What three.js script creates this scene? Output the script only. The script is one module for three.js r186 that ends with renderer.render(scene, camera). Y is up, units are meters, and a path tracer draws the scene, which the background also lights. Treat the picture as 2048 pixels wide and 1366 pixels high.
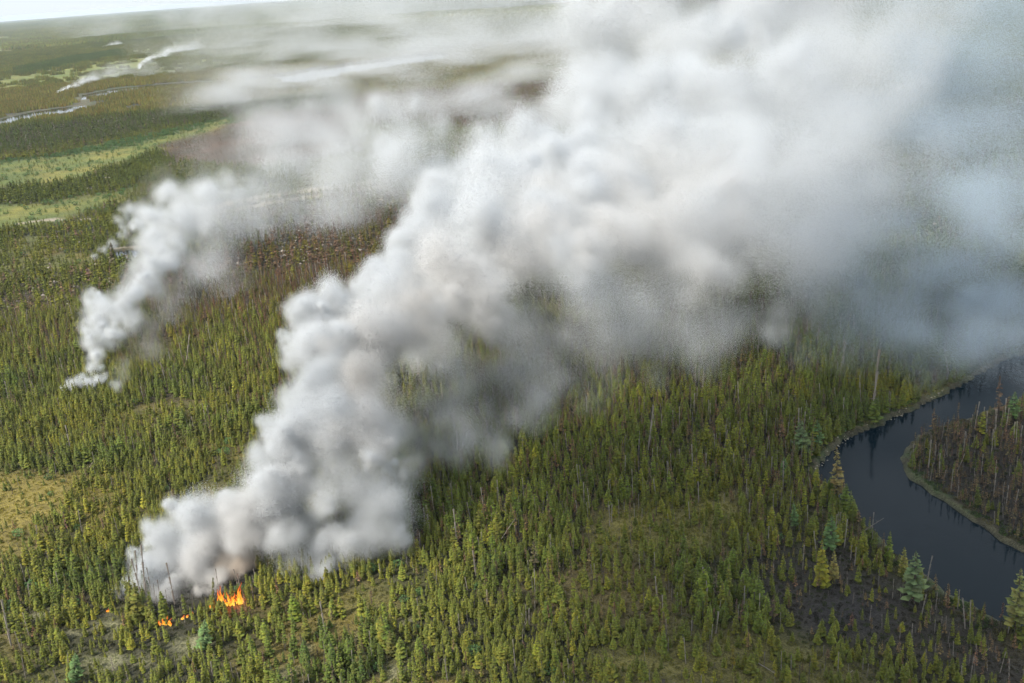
import * as THREE from 'three';
import { ImprovedNoise } from 'three/addons/math/ImprovedNoise.js';
import { mergeGeometries } from 'three/addons/utils/BufferGeometryUtils.js';

// ------------------------------------------------------------------ camera, sky, sun, exposure
const scene = new THREE.Scene();
const camera = new THREE.PerspectiveCamera(38, 1.5, 1, 90000);
camera.position.set(0, 200, 0);
camera.rotation.order = 'YXZ';
camera.rotation.set(-20 * Math.PI / 180, 0, -4.12 * Math.PI / 180);
camera.updateMatrixWorld(true);
const renderer = new THREE.WebGLRenderer({ antialias: true });
renderer.toneMapping = THREE.LinearToneMapping;
renderer.toneMappingExposure = 2.95;
renderer.shadowMap.enabled = true;

const rgb = (r, g, b) => new THREE.Color().setRGB(r, g, b);
{ // hazy summer sky: pale at the horizon, blue overhead, the same all round
  const w = 256, h = 128, d = new Float32Array(w * h * 4);
  for (let j = 0; j < h; j++) for (let i = 0; i < w; i++) {
    const e = Math.max(0, Math.sin(((j + 0.5) / h - 0.5) * Math.PI)), k = Math.exp(-e * 3.2);
    d.set([0.43 - 0.13 * k, 0.475 - 0.15 * k, 0.525 - 0.18 * k, 1], (j * w + i) * 4);
  }
  const t = new THREE.DataTexture(d, w, h, THREE.RGBAFormat, THREE.FloatType);
  t.mapping = THREE.EquirectangularReflectionMapping; t.magFilter = THREE.LinearFilter; t.needsUpdate = true;
  scene.background = t; scene.environment = t;
}
const SUN = new THREE.Vector3(-0.68, 1.0, 0.48).normalize();
const sun = new THREE.DirectionalLight(0xfff7ea, 2.55);
sun.position.copy(SUN).multiplyScalar(900).add(new THREE.Vector3(0, 0, -500)); sun.target.position.set(0, 0, -500);
sun.castShadow = true; sun.shadow.mapSize.set(4096, 4096); sun.shadow.radius = 12;
Object.assign(sun.shadow.camera, { left: -900, right: 900, top: 900, bottom: -900, near: 1, far: 3000 });
scene.add(sun, sun.target);

// ------------------------------------------------------------------ helpers
let seed = 7;
const R = () => { seed = (seed + 0x6d2b79f5) | 0; let t = Math.imul(seed ^ (seed >>> 15), 1 | seed); t = (t + Math.imul(t ^ (t >>> 7), 61 | t)) ^ t; return ((t ^ (t >>> 14)) >>> 0) / 4294967296; };
const U = (a, b) => a + (b - a) * R();
const N1 = () => Math.sqrt(-2 * Math.log(1 - R())) * Math.cos(6.283185 * R());
const perlin = new ImprovedNoise(), ns = (x, y, z = 0) => perlin.noise(x, y, z);
const fbm = (x, z, o = 4) => { let s = 0, a = 0.5; for (let i = 0; i < o; i++) { s += a * ns(x, i * 7.3 + 0.37, z); x = x * 2.03 + 11.7; z = z * 2.03 - 5.1; a *= 0.5; } return s; };
const sstep = (a, b, x) => { const t = Math.min(1, Math.max(0, (x - a) / (b - a))); return t * t * (3 - 2 * t); };
const mixc = (a, b, k) => [a[0] + (b[0] - a[0]) * k, a[1] + (b[1] - a[1]) * k, a[2] + (b[2] - a[2]) * k];
const F = 683 / Math.tan(19 * Math.PI / 180), V3 = THREE.Vector3;
const ray = (px, py) => new V3((px - 1024) / F, -(py - 683) / F, -1).applyQuaternion(camera.quaternion);
function at(px, py, h = 0) { const d = ray(px, py); return d.multiplyScalar((h - 200) / d.y).add(camera.position); }
const inv = camera.quaternion.clone().invert(), tv = new V3();
function proj(x, y, z) { tv.set(x, y - 200, z).applyQuaternion(inv); const k = -F / tv.z; return [1024 + tv.x * k, 683 - tv.y * k, -tv.z]; }
const names = {};
function named(n) { const k = names[n] = (names[n] ?? -1) + 1; return k ? n + '_' + String(k).padStart(3, '0') : n; }
function tag(o, label, category, group, kind) { if (label) o.userData.label = label; if (category) o.userData.category = category; if (group) o.userData.group = group; if (kind) o.userData.kind = kind; return o; }
function add(o, name) { o.name = named(name); scene.add(o); o.traverse((m) => { if (m.isMesh) { m.castShadow = m.receiveShadow = true; } }); return o; }
const part = (name, geo, mat, parent) => { const m = new THREE.Mesh(geo, mat); m.name = name; m.castShadow = m.receiveShadow = true; parent.add(m); return m; };

// polygons on the ground, given by where their corners lie
const polyG = (pts) => pts.map(([x, y]) => { const p = at(x, y, 0); return [p.x, p.z]; });
function sdPoly(P, x, z) { // negative inside
  let d = 1e18, s = false;
  for (let i = 0, j = P.length - 1; i < P.length; j = i++) {
    const [ax, az] = P[i], [bx, bz] = P[j], ex = bx - ax, ez = bz - az, wx = x - ax, wz = z - az;
    const t = Math.min(1, Math.max(0, (wx * ex + wz * ez) / (ex * ex + ez * ez + 1e-9))), qx = wx - ex * t, qz = wz - ez * t;
    d = Math.min(d, qx * qx + qz * qz);
    if ((az > z) !== (bz > z) && x < (bx - ax) * (z - az) / (bz - az) + ax) s = !s;
  }
  return s ? -Math.sqrt(d) : Math.sqrt(d);
}
function sdLine(P, x, z) {
  let d = 1e18;
  for (let i = 1; i < P.length; i++) {
    const [ax, az] = P[i - 1], [bx, bz] = P[i], ex = bx - ax, ez = bz - az, wx = x - ax, wz = z - az;
    const t = Math.min(1, Math.max(0, (wx * ex + wz * ez) / (ex * ex + ez * ez + 1e-9))), qx = wx - ex * t, qz = wz - ez * t;
    d = Math.min(d, qx * qx + qz * qz);
  }
  return Math.sqrt(d);
}
const boxed = (P, m) => { let a = 1e9, b = -1e9, c = 1e9, d = -1e9; for (const [x, z] of P) { a = Math.min(a, x); b = Math.max(b, x); c = Math.min(c, z); d = Math.max(d, z); } return [a - m, b + m, c - m, d + m]; };
const inBox = (B, x, z) => x > B[0] && x < B[1] && z > B[2] && z < B[3];

// ------------------------------------------------------------------ waters
const SHORE_LEFT = [[2200, 640], [2048, 705], [1990, 725], [1920, 766], [1860, 800], [1800, 828], [1740, 852], [1690, 875], [1655, 900], [1638, 930], [1634, 955], [1650, 985], [1700, 1012], [1730, 1045], [1770, 1085], [1800, 1112], [1850, 1150], [1895, 1186], [1950, 1215], [2000, 1240], [2060, 1266], [2180, 1310], [2400, 1390]];
const SHORE_RIGHT = [[2500, 1270], [2200, 1160], [2048, 1100], [2000, 1075], [1950, 1040], [1900, 1006], [1860, 985], [1825, 960], [1808, 935], [1808, 912], [1818, 890], [1842, 868], [1900, 846], [1960, 826], [2048, 798], [2200, 745]];
const RIVER = polyG([...SHORE_LEFT, ...SHORE_RIGHT]);
const LAKE = polyG([[-60, 252], [0, 238], [60, 224], [120, 215], [176, 209], [158, 203], [160, 190], [230, 177], [345, 166], [480, 160], [558, 149], [640, 136], [740, 122], [820, 111], [868, 105], [893, 112], [870, 122], [780, 136], [700, 150], [640, 163], [580, 171], [558, 156], [480, 163], [345, 173], [240, 187], [168, 199], [178, 217], [100, 231], [0, 251], [-60, 264]]);
const POND = polyG([[226, 506], [240, 500], [275, 497], [300, 499], [300, 514], [270, 517], [238, 518]]);
const WATERS = [[RIVER, 'river', 2.5], [LAKE, 'lake', 14], [POND, 'pond', 3]].map(([P, n, w]) => ({ P, n, w, B: boxed(P, 40) }));
function water(x, z) { let d = 1e9, w = 6; for (const o of WATERS) if (inBox(o.B, x, z)) { const s = sdPoly(o.P, x, z) + 2.0 * ns(x * 0.09, 3.1, z * 0.09) + 0.8 * ns(x * 0.4, 1.1, z * 0.4); if (s < d) { d = s; w = o.w; } } return [d, w]; }

// ------------------------------------------------------------------ what grows where: [corners, soft edge m, share of trees, mix of live / scorched / dead / shrub, height, ground colour, crown tint]
const C = { floor: [0.036, 0.036, 0.012], bog: [0.24, 0.19, 0.036], meadow: [0.19, 0.195, 0.034], burnt: [0.016, 0.013, 0.012], brown: [0.06, 0.042, 0.024], sand: [0.36, 0.31, 0.23], lichen: [0.27, 0.26, 0.14], grass: [0.06, 0.095, 0.022], ash: [0.10, 0.095, 0.095] };
const ZONES = [
  // far, left
  { p: [[-100, 190], [350, 150], [600, 128], [1150, 70], [1500, 40], [1500, 120], [1100, 135], [560, 195], [300, 235], [-100, 275]], s: 30, d: 0.8, m: [0.25, 0.15, 0.60, 0], h: 1, g: [0.075, 0.066, 0.055] },
  { p: [[430, 205], [700, 180], [1130, 140], [1500, 110], [1500, 230], [1060, 260], [690, 250], [470, 240]], s: 25, d: 1, m: [0.12, 0.48, 0.40, 0], h: 1, g: C.brown },
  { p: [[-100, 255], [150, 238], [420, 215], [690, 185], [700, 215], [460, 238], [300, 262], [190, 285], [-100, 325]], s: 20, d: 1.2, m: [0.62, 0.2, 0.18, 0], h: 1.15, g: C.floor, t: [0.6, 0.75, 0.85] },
  { p: [[-100, 330], [100, 312], [200, 290], [470, 233], [480, 248], [330, 288], [200, 318], [-100, 350]], s: 14, d: 0.6, m: [0.2, 0, 0, 0.8], h: 0.8, g: C.grass },
  { p: [[-100, 335], [100, 316], [210, 300], [450, 240], [460, 262], [330, 290], [330, 306], [200, 340], [100, 368], [-100, 405]], s: 26, d: 0.2, m: [0.72, 0, 0.1, 0.18], h: 0.42, g: C.meadow },
  { p: [[310, 312], [335, 284], [420, 262], [480, 244], [690, 225], [720, 300], [600, 330], [440, 330], [360, 325]], s: 16, d: 0.4, m: [0, 0.25, 0.75, 0], h: 0.5, g: [0.10, 0.056, 0.034] },
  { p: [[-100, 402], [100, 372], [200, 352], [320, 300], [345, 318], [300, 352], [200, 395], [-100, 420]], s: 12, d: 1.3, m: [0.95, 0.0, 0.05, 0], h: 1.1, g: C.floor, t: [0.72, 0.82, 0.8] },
  { p: [[-100, 405], [60, 405], [110, 402], [240, 378], [300, 366], [250, 398], [160, 428], [90, 450], [-100, 462]], s: 24, d: 0.2, m: [0.75, 0, 0.05, 0.2], h: 0.42, g: C.meadow },
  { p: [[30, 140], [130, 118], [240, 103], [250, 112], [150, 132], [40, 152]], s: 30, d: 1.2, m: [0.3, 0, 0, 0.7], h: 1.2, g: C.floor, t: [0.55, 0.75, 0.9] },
  { p: [[-100, 178], [60, 152], [180, 124], [300, 118], [280, 140], [150, 158], [60, 168], [-100, 195]], s: 30, d: 0.12, m: [0.9, 0, 0.1, 0], h: 0.5, g: C.meadow },
  // middle
  { p: [[330, 420], [520, 400], [830, 370], [850, 440], [700, 470], [520, 500], [420, 490]], s: 18, d: 0.85, m: [0.25, 0.15, 0.6, 0], h: 1, g: C.ash },
  { p: [[380, 520], [560, 480], [800, 420], [860, 470], [760, 620], [620, 700], [420, 640], [300, 700], [260, 640], [300, 560]], s: 25, d: 1, m: [0.30, 0.42, 0.28, 0], h: 1, g: C.brown, t: [0.85, 0.72, 0.75] },
  { p: [[-100, 560], [140, 570], [170, 640], [130, 720], [-100, 690]], s: 25, d: 0.9, m: [0.62, 0.2, 0.18, 0], h: 1, g: C.brown },
  { p: [[400, 640], [560, 620], [620, 760], [520, 840], [380, 770]], s: 30, d: 1, m: [0.66, 0.28, 0.06, 0], h: 1, g: C.floor },
  { p: [[860, 640], [1250, 560], [1500, 620], [1650, 700], [1500, 780], [1200, 900], [950, 930], [820, 850], [820, 740]], s: 25, d: 0.95, m: [0.5, 0.3, 0.2, 0], h: 1.1, g: C.brown, t: [0.85, 0.9, 0.9] },
  { p: [[1200, 300], [1700, 200], [2200, 200], [2200, 680], [1900, 760], [1650, 720], [1300, 560]], s: 30, d: 0.95, m: [0.55, 0.2, 0.25, 0], h: 1.15, g: C.brown, t: [0.8, 0.9, 0.95] },
  // near
  { p: [[-120, 940], [60, 950], [140, 965], [120, 1015], [70, 1070], [60, 1110], [-20, 1150], [-140, 1160]], s: 10, d: 0.26, m: [0.80, 0.06, 0.1, 0.04], h: 0.52, g: C.bog, t: [0.9, 0.95, 1] },
  { p: [[880, 900], [1180, 800], [1420, 760], [1640, 850], [1620, 990], [1480, 1010], [1250, 1060], [1010, 1110], [830, 1080]], s: 16, d: 1.1, m: [0.64, 0.24, 0.12, 0], h: 1.15, g: [0.035, 0.028, 0.016], t: [0.92, 1, 0.95] },
  { p: [[1340, 880], [1600, 880], [1640, 1000], [1560, 1060], [1420, 1000]], s: 14, d: 0.95, m: [0.5, 0.26, 0.24, 0], h: 1, g: C.brown },
  { p: [[1190, 1030], [1290, 1000], [1350, 1010], [1440, 960], [1500, 985], [1500, 1060], [1420, 1110], [1260, 1110], [1200, 1080]], s: 9, d: 0.62, m: [0.72, 0.08, 0.2, 0], h: 0.8, g: [0.22, 0.19, 0.045] },
  { p: [[1020, 1160], [1180, 1120], [1320, 1140], [1400, 1220], [1300, 1260], [1120, 1230]], s: 12, d: 0.7, m: [0.68, 0.12, 0.2, 0], h: 0.85, g: [0.17, 0.13, 0.045] },
  { p: [[1150, 1290], [1350, 1250], [1500, 1260], [1720, 1320], [1800, 1420], [1150, 1440]], s: 12, d: 0.6, m: [0.72, 0.06, 0.22, 0], h: 0.8, g: [0.20, 0.175, 0.045] },
  { p: [[1450, 1130], [1560, 1090], [1700, 1050], [1760, 1130], [1850, 1180], [1960, 1250], [2100, 1330], [2100, 1420], [1900, 1360], [1760, 1300], [1620, 1280], [1520, 1230]], s: 12, d: 0.55, m: [0.40, 0.28, 0.32, 0], h: 0.85, g: [0.040, 0.032, 0.024] },
  { p: [[1600, 1190], [1680, 1165], [1760, 1185], [1790, 1230], [1720, 1260], [1620, 1250]], s: 8, d: 0.25, m: [0.3, 0.3, 0.4, 0], h: 0.8, g: [0.032, 0.028, 0.027] },
  { p: [[1790, 850], [1900, 820], [2300, 690], [2500, 1250], [2048, 1110], [1950, 1045], [1860, 990], [1795, 940]], s: 8, d: 0.8, m: [0.14, 0.56, 0.30, 0], h: 1, g: [0.030, 0.024, 0.021], t: [0.8, 0.85, 0.9] },
  { p: [[285, 1222], [300, 1190], [270, 1150], [350, 1080], [480, 1080], [520, 1150], [440, 1216], [360, 1226]], s: 3, d: 0.0, m: [0, 0.2, 0.8, 0], h: 0.8, g: C.burnt },
  { p: [[170, 1210], [300, 1235], [430, 1215], [520, 1225], [500, 1290], [430, 1350], [200, 1366], [120, 1300]], s: 10, d: 0.72, m: [0.9, 0.02, 0.08, 0], h: 0.72, g: C.floor },
  ...[[330, 1264, 15], [465, 1224, 20], [380, 1242, 12], [216, 1230, 9]].map(([x, y, r]) => ({ p: [[x - r, y], [x, y - r * 0.8], [x + r, y], [x, y + r * 0.8]], s: 2, d: 0.05, m: [0.5, 0.3, 0.2, 0], h: 0.35, g: [0.03, 0.025, 0.018] })),
  ...[[[185, 1225, 14], [225, 1245, 20], [232, 1268, 15]], [[210, 1328, 30], [240, 1318, 14]], [[300, 1320, 26], [275, 1308, 16]], [[360, 1300, 24], [385, 1292, 16]], [[90, 1230, 12]], [[60, 1232, 7]], [[708, 1278, 12]], [[800, 1243, 9]], [[780, 1345, 14]], [[580, 1345, 16]], [[140, 1268, 9]], [[620, 1300, 9]]].flat().map(([x, y, r]) => ({ p: [...Array(9)].map((_, i) => [x + 1.25 * r * Math.cos(i * 0.698) * (0.7 + 0.5 * Math.sin(i * 2.3 + x)), y + r * 0.95 * Math.sin(i * 0.698) * (0.8 + 0.4 * Math.cos(i * 3.1 + y))]), s: 3.2, d: 0.12, m: [0.9, 0, 0.1, 0], h: 0.35, g: C.lichen })),
].map((o) => { o.P = polyG(o.p); o.B = boxed(o.P, o.s * 2.5); return o; });
const SANDS = [[[[430, 414], [480, 402], [560, 389], [620, 381], [680, 373], [740, 366], [800, 361], [900, 352], [1050, 330], [1180, 315], [1350, 285], [1500, 252], [1750, 190], [1900, 150], [2150, 100]], 13], [[[440, 425], [560, 402], [680, 384], [790, 370]], 8], [[[230, 498], [250, 495], [275, 494], [300, 493]], 3], [[[40, 448], [75, 442], [105, 438], [125, 440]], 5], [[[130, 441], [200, 436]], 2], [[[-20, 252], [60, 231], [120, 219], [170, 213]], 6]]
  .map(([p, w]) => { const P = polyG(p); return { P, w, B: boxed(P, w * 4 + 10) }; });
function cover(x, z) {
  const o = { d: 1, live: 0.88, sc: 0.05, dead: 0.07, shrub: 0.01, h: 1, g: C.floor, t: [1, 1, 1] };
  const r = Math.hypot(x, z), far = sstep(1600, 2600, r);
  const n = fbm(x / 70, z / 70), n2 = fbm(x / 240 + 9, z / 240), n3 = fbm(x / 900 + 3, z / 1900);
  o.g = mixc(mixc(C.floor, C.bog, sstep(0.02, 0.32, n) * 0.75), C.meadow, far * sstep(-0.05, 0.25, n3) * 0.8);
  o.g = mixc(o.g, C.brown, sstep(0.05, 0.3, -n2) * 0.7);
  const cl = fbm(x / 20 + 5, z / 20, 3), cm = fbm(x / 52 - 7, z / 52 + 2, 3);
  o.d = 1.12 - 0.6 * sstep(0.0, 0.3, n) - 0.55 * sstep(0.02, 0.28, cl) - 0.65 * far * sstep(0.0, 0.22, n3);
  o.sc += 0.16 * sstep(0.05, 0.3, n2) + 0.1 * sstep(0.1, 0.3, cm); o.dead += 0.12 * sstep(0.08, 0.3, cm); o.h = 1 + 0.5 * n2 + 0.8 * cm;
  o.g = mixc(o.g, [0.10, 0.10, 0.024], sstep(0.05, 0.3, cl) * 0.6);
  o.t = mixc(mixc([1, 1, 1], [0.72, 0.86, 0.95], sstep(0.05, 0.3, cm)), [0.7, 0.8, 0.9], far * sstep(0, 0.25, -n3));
  const mt = far > 0 || r > 700 ? fbm(x / 34 + 3, z / 60 - 8, 4) : 0, mo = sstep(-0.25, 0.25, mt);
  for (const q of ZONES) if (inBox(q.B, x, z)) {
    const k = sstep(q.s, -q.s, sdPoly(q.P, x, z) + q.s * (1.6 * fbm(x / (q.s * 3), z / (q.s * 3), 3)));
    if (k <= 0) continue;
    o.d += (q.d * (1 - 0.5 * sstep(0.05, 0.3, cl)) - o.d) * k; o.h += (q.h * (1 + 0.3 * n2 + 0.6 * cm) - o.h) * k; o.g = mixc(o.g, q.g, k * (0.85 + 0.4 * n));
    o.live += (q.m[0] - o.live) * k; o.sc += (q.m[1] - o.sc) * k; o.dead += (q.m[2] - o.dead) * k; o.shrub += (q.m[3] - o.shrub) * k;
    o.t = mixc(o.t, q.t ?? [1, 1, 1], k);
  }
  if (r > 700) o.g = mixc(mixc(o.g, [o.g[0] * 0.62, o.g[1] * 0.8, o.g[2] * 0.7], 1 - mo), [o.g[0] * 1.25, o.g[1] * 1.1, o.g[2] * 0.95], sstep(0.1, 0.35, mt) * 0.8);
  for (const q of SANDS) if (inBox(q.B, x, z)) { const k = sstep(q.w * 1.5, q.w * 0.5, sdLine(q.P, x, z) + q.w * 1.2 * ns(x / 9, 2, z / 9)); o.g = mixc(o.g, C.sand, k); o.d *= 1 - k; }
  return o;
}
function height(x, z) {
  const r = Math.hypot(x, z);
  let y = 0.7 * fbm(x / 40, z / 40, 3) + sstep(2500, 9000, r) * 50 * (fbm(x / 3800 + 1.7, z / 2600, 4) + 0.1) + sstep(9000, 30000, r) * 40 * (fbm(x / 9000 + 4, z / 6000, 3) + 0.2);
  const [d, w] = water(x, z);
  if (d < w * 3) { const k = sstep(w * 3, 0, d); y = y * (1 - k) + k * 0.9; y += (-2.6) * sstep(w * 0.45, -w * 0.5, d); }
  return y;
}

// ------------------------------------------------------------------ textures
function noiseTexture(size, f, repeat, srgb) {
  const d = new Uint8Array(size * size * 4);
  for (let j = 0; j < size; j++) for (let i = 0; i < size; i++) { const v = Math.max(0, Math.min(1, f(i / size, j / size))) * 255; d.set([v, v, v, 255], (j * size + i) * 4); }
  const t = new THREE.DataTexture(d, size, size); t.wrapS = t.wrapT = THREE.RepeatWrapping; t.magFilter = THREE.LinearFilter; t.repeat.set(repeat, repeat); t.needsUpdate = true; if (srgb) t.colorSpace = THREE.SRGBColorSpace; return t;
}
const tile = (u, v, n, o) => { const a = u * 2 * Math.PI, b = v * 2 * Math.PI, k = n / (2 * Math.PI); return ns(Math.cos(a) * k + o, Math.sin(a) * k + Math.cos(b) * k, Math.sin(b) * k - o); };
const grain = noiseTexture(512, (u, v) => 0.88 + 0.35 * tile(u, v, 24, 3) + 0.25 * tile(u, v, 60, 9) + 0.15 * (R() - 0.5), 1, true);
const rough = noiseTexture(512, (u, v) => 0.5 + 0.5 * tile(u, v, 30, 5) + 0.3 * tile(u, v, 80, 2), 1);

// ------------------------------------------------------------------ ground, one sheet to the horizon
{
  const ang = []; for (let a = -46; a <= 46; a += 0.3) ang.push(a); for (let a = 52; a < 314; a += 6) ang.push(a);
  const rad = []; for (let r = 120; r < 3000; r *= 1.0065) rad.push(r); for (let r = 3000; r < 45000; r *= 1.02) rad.push(r);
  const na = ang.length, nr = rad.length, pos = new Float32Array((na * nr + 1) * 3), col = new Float32Array((na * nr + 1) * 3), uv = new Float32Array((na * nr + 1) * 2), idx = [];
  const set = (i, x, z) => {
    pos.set([x, height(x, z), z], i * 3); uv.set([x / 14, z / 14], i * 2);
    const [d, w] = water(x, z); let c = cover(x, z).g;
    if (d < w * 2.2) { c = mixc(c, ns(x / 13, 8, z / 13) > 0.05 ? C.grass : [0.085, 0.07, 0.035], 0.7 * sstep(w * 2.2, w * 0.9, d)); c = mixc(c, [0.13, 0.12, 0.065], 0.7 * sstep(w * 0.7, w * 0.3, d)); c = mixc(c, [0.015, 0.016, 0.014], sstep(0, -w * 0.4, d)); }
    const k = 0.85 + 0.5 * fbm(x / 6, z / 6, 3); col.set([c[0] * k, c[1] * k, c[2] * k], i * 3);
  };
  for (let j = 0; j < nr; j++) for (let i = 0; i < na; i++) { const a = ang[i] * Math.PI / 180; set(j * na + i, rad[j] * Math.sin(a), -rad[j] * Math.cos(a)); }
  set(na * nr, 0, 0);
  for (let j = 0; j < nr - 1; j++) for (let i = 0; i < na; i++) { const k = (i + 1) % na, a = j * na + i, b = j * na + k, c = a + na, d = b + na; idx.push(a, b, c, b, d, c); }
  for (let i = 0; i < na; i++) idx.push(na * nr, (i + 1) % na, i);
  const g = new THREE.BufferGeometry(); g.setAttribute('position', new THREE.BufferAttribute(pos, 3)); g.setAttribute('color', new THREE.BufferAttribute(col, 3)); g.setAttribute('uv', new THREE.BufferAttribute(uv, 2)); g.setIndex(idx); g.computeVertexNormals();
  const m = new THREE.MeshStandardMaterial({ vertexColors: true, map: grain, bumpMap: rough, bumpScale: 0.5, roughness: 1 });
  tag(add(new THREE.Mesh(g, m), 'ground'), 'boreal forest floor of moss, bog and burnt patches', 'ground', null, 'structure');
}
{ // water sheets, slightly below the banks
  const ripple = noiseTexture(512, (u, v) => 0.5 + 0.5 * tile(u, v, 40, 5) + 0.3 * tile(u, v, 90, 2), 1);
  const m = new THREE.MeshPhysicalMaterial({ color: rgb(0.003, 0.008, 0.012), roughness: 0.06, ior: 1.33, specularIntensity: 0.22, bumpMap: ripple, bumpScale: 0.006 });
  const L = { river: 'dark calm river bending between burnt and green banks', lake: 'pale long lake and channel in the far forest', pond: 'small dark pond beside the second smoke plume' };
  for (const o of WATERS) {
    const B = boxed(o.P, 12), s = new THREE.Shape(); // a loose outline round the shore; the banks cut the true edge
    s.moveTo(B[0], -B[2]); s.lineTo(B[1], -B[2]); s.lineTo(B[1], -B[3]); s.lineTo(B[0], -B[3]);
    const w = B[1] - B[0], h = B[3] - B[2], g = new THREE.PlaneGeometry(w, h).rotateX(-Math.PI / 2);
    const uv = g.attributes.uv; for (let i = 0; i < uv.count; i++) uv.setXY(i, uv.getX(i) * w / 16, uv.getY(i) * h / 16);
    g.translate((B[0] + B[1]) / 2, -0.75, (B[2] + B[3]) / 2);
    const lm = m.clone(); if (o.n !== 'river') lm.specularIntensity = 1; lm.bumpMap = ripple;
    tag(add(new THREE.Mesh(g, lm), o.n), L[o.n], 'water', null, 'structure');
  }
}

// ------------------------------------------------------------------ trees
class Tri { // collects triangles with colours
  constructor() { this.p = []; this.c = []; }
  t(a, b, c, col) { this.p.push(...a, ...b, ...c); for (let i = 0; i < 3; i++) this.c.push(...col); }
  geo() { const g = new THREE.BufferGeometry(); g.setAttribute('position', new THREE.BufferAttribute(new Float32Array(this.p), 3)); g.setAttribute('color', new THREE.BufferAttribute(new Float32Array(this.c), 3)); g.computeVertexNormals(); return g; }
}
const join = (...gs) => mergeGeometries(gs);
function stick(T, a, b, ra, rb, n, col) { // tapered round stick
  const A = new V3(...a), B = new V3(...b), d = B.clone().sub(A).normalize(), u = new V3(Math.abs(d.y) > 0.9 ? 1 : 0, Math.abs(d.y) > 0.9 ? 0 : 1, 0).cross(d).normalize(), v = d.clone().cross(u);
  const ring = (P, r) => [...Array(n)].map((_, i) => { const k = i / n * 6.2832; return P.clone().addScaledVector(u, Math.cos(k) * r).addScaledVector(v, Math.sin(k) * r).toArray(); });
  const p = ring(A, ra), q = ring(B, rb);
  for (let i = 0; i < n; i++) { const j = (i + 1) % n; T.t(p[i], q[i], p[j], col); T.t(p[j], q[i], q[j], col); }
}
function trunk(h, r, col, n = 5, lean = 0, bend = 0) {
  const T = new Tri(); let a = [0, -0.3, 0];
  for (let i = 1; i <= 3; i++) { const t = i / 3, b = [lean * t * h + bend * t * t * h, h * t, bend * 0.5 * t * t * h]; stick(T, a, b, r * (1 - (i - 1) / 3 * 0.9), Math.max(0.02, r * (1 - t * 0.9)), n, col); a = b; }
  return T.geo();
}
// unit-height conifer crown: whorls of drooping boughs, each a bent two- or four-triangle spray
function crown({ base = 0.12, rad = 0.17, whorls = 13, per = 7, dens = 1, club = 0, col = [0.087, 0.092, 0.010], vary = 0.4, droop = 0.5, wide = 0.5, power = 0.8 }) {
  const T = new Tri();
  for (let w = 0; w < whorls; w++) {
    const t = base + (1 - base) * Math.pow((w + R() * 0.6) / whorls, 0.92), s = Math.pow(1 - (t - base) / (1 - base), power);
    let r0 = rad * (s * (1 - club) + club * (t > 0.8 ? 0.6 : 0.35)) + 0.012;
    for (let k = 0; k < per; k++) {
      if (R() > dens) continue;
      const a = (k + R()) / per * 6.2832, r = r0 * U(0.55, 1.2), y = t + U(-0.02, 0.02), dy = -droop * r * U(0.3, 1.1), ca = Math.cos(a), sa = Math.sin(a), hw = r * wide * U(0.7, 1.3);
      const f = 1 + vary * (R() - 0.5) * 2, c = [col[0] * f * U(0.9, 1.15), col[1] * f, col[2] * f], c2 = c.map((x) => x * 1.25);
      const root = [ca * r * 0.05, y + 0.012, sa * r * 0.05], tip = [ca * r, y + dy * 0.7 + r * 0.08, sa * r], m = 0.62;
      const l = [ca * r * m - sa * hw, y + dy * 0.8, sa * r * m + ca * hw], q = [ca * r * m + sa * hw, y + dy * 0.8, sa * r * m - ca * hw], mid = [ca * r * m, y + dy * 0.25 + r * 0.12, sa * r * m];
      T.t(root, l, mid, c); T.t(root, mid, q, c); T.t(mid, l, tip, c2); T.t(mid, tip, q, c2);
    }
  }
  const b = 0.02; for (let k = 0; k < 4; k++) { const a = k * 1.57, e = a + 1.57; T.t([Math.cos(a) * b, 0.93, Math.sin(a) * b], [0, 1.02, 0], [Math.cos(e) * b, 0.93, Math.sin(e) * b], col); }
  return T.geo();
}
const BARK = [0.085, 0.07, 0.055], GREY = [0.22, 0.19, 0.16], CHAR = [0.022, 0.019, 0.018];
const unit = (g) => g;
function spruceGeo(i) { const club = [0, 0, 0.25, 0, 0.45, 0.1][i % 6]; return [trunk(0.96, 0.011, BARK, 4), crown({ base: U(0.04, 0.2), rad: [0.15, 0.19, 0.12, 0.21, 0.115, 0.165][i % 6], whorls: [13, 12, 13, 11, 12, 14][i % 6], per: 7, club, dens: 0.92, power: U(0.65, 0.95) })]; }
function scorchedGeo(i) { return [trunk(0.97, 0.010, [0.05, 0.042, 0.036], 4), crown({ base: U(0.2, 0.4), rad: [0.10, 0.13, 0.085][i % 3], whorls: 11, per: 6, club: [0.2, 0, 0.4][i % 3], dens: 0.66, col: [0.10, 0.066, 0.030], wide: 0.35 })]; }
function snagGeo(i) { // dead pole with broken branch stubs
  const T = new Tri(), lean = U(-0.05, 0.05), g = trunk(1, 0.0095, GREY, 5, lean, U(-0.03, 0.03));
  for (let k = 0; k < 30 + (i % 3) * 22; k++) { const t = U(0.15, 0.98), a = U(0, 6.28), r = U(0.02, 0.10) * (1.2 - t); stick(T, [lean * t, t, 0], [lean * t + Math.cos(a) * r, t + U(-0.03, 0.025), Math.sin(a) * r], 0.0035, 0.001, 3, GREY.map((x) => x * U(0.6, 1.1))); }
  return [g, T.geo()];
}
function larchGeo(i) { return [trunk(0.97, 0.013, BARK, 5), crown({ base: 0.16, rad: [0.25, 0.2, 0.28][i % 3], whorls: 16, per: 8, dens: 0.8, col: [0.07, 0.098, 0.036], droop: 0.15, wide: 0.32, power: 0.75 })]; }
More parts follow.
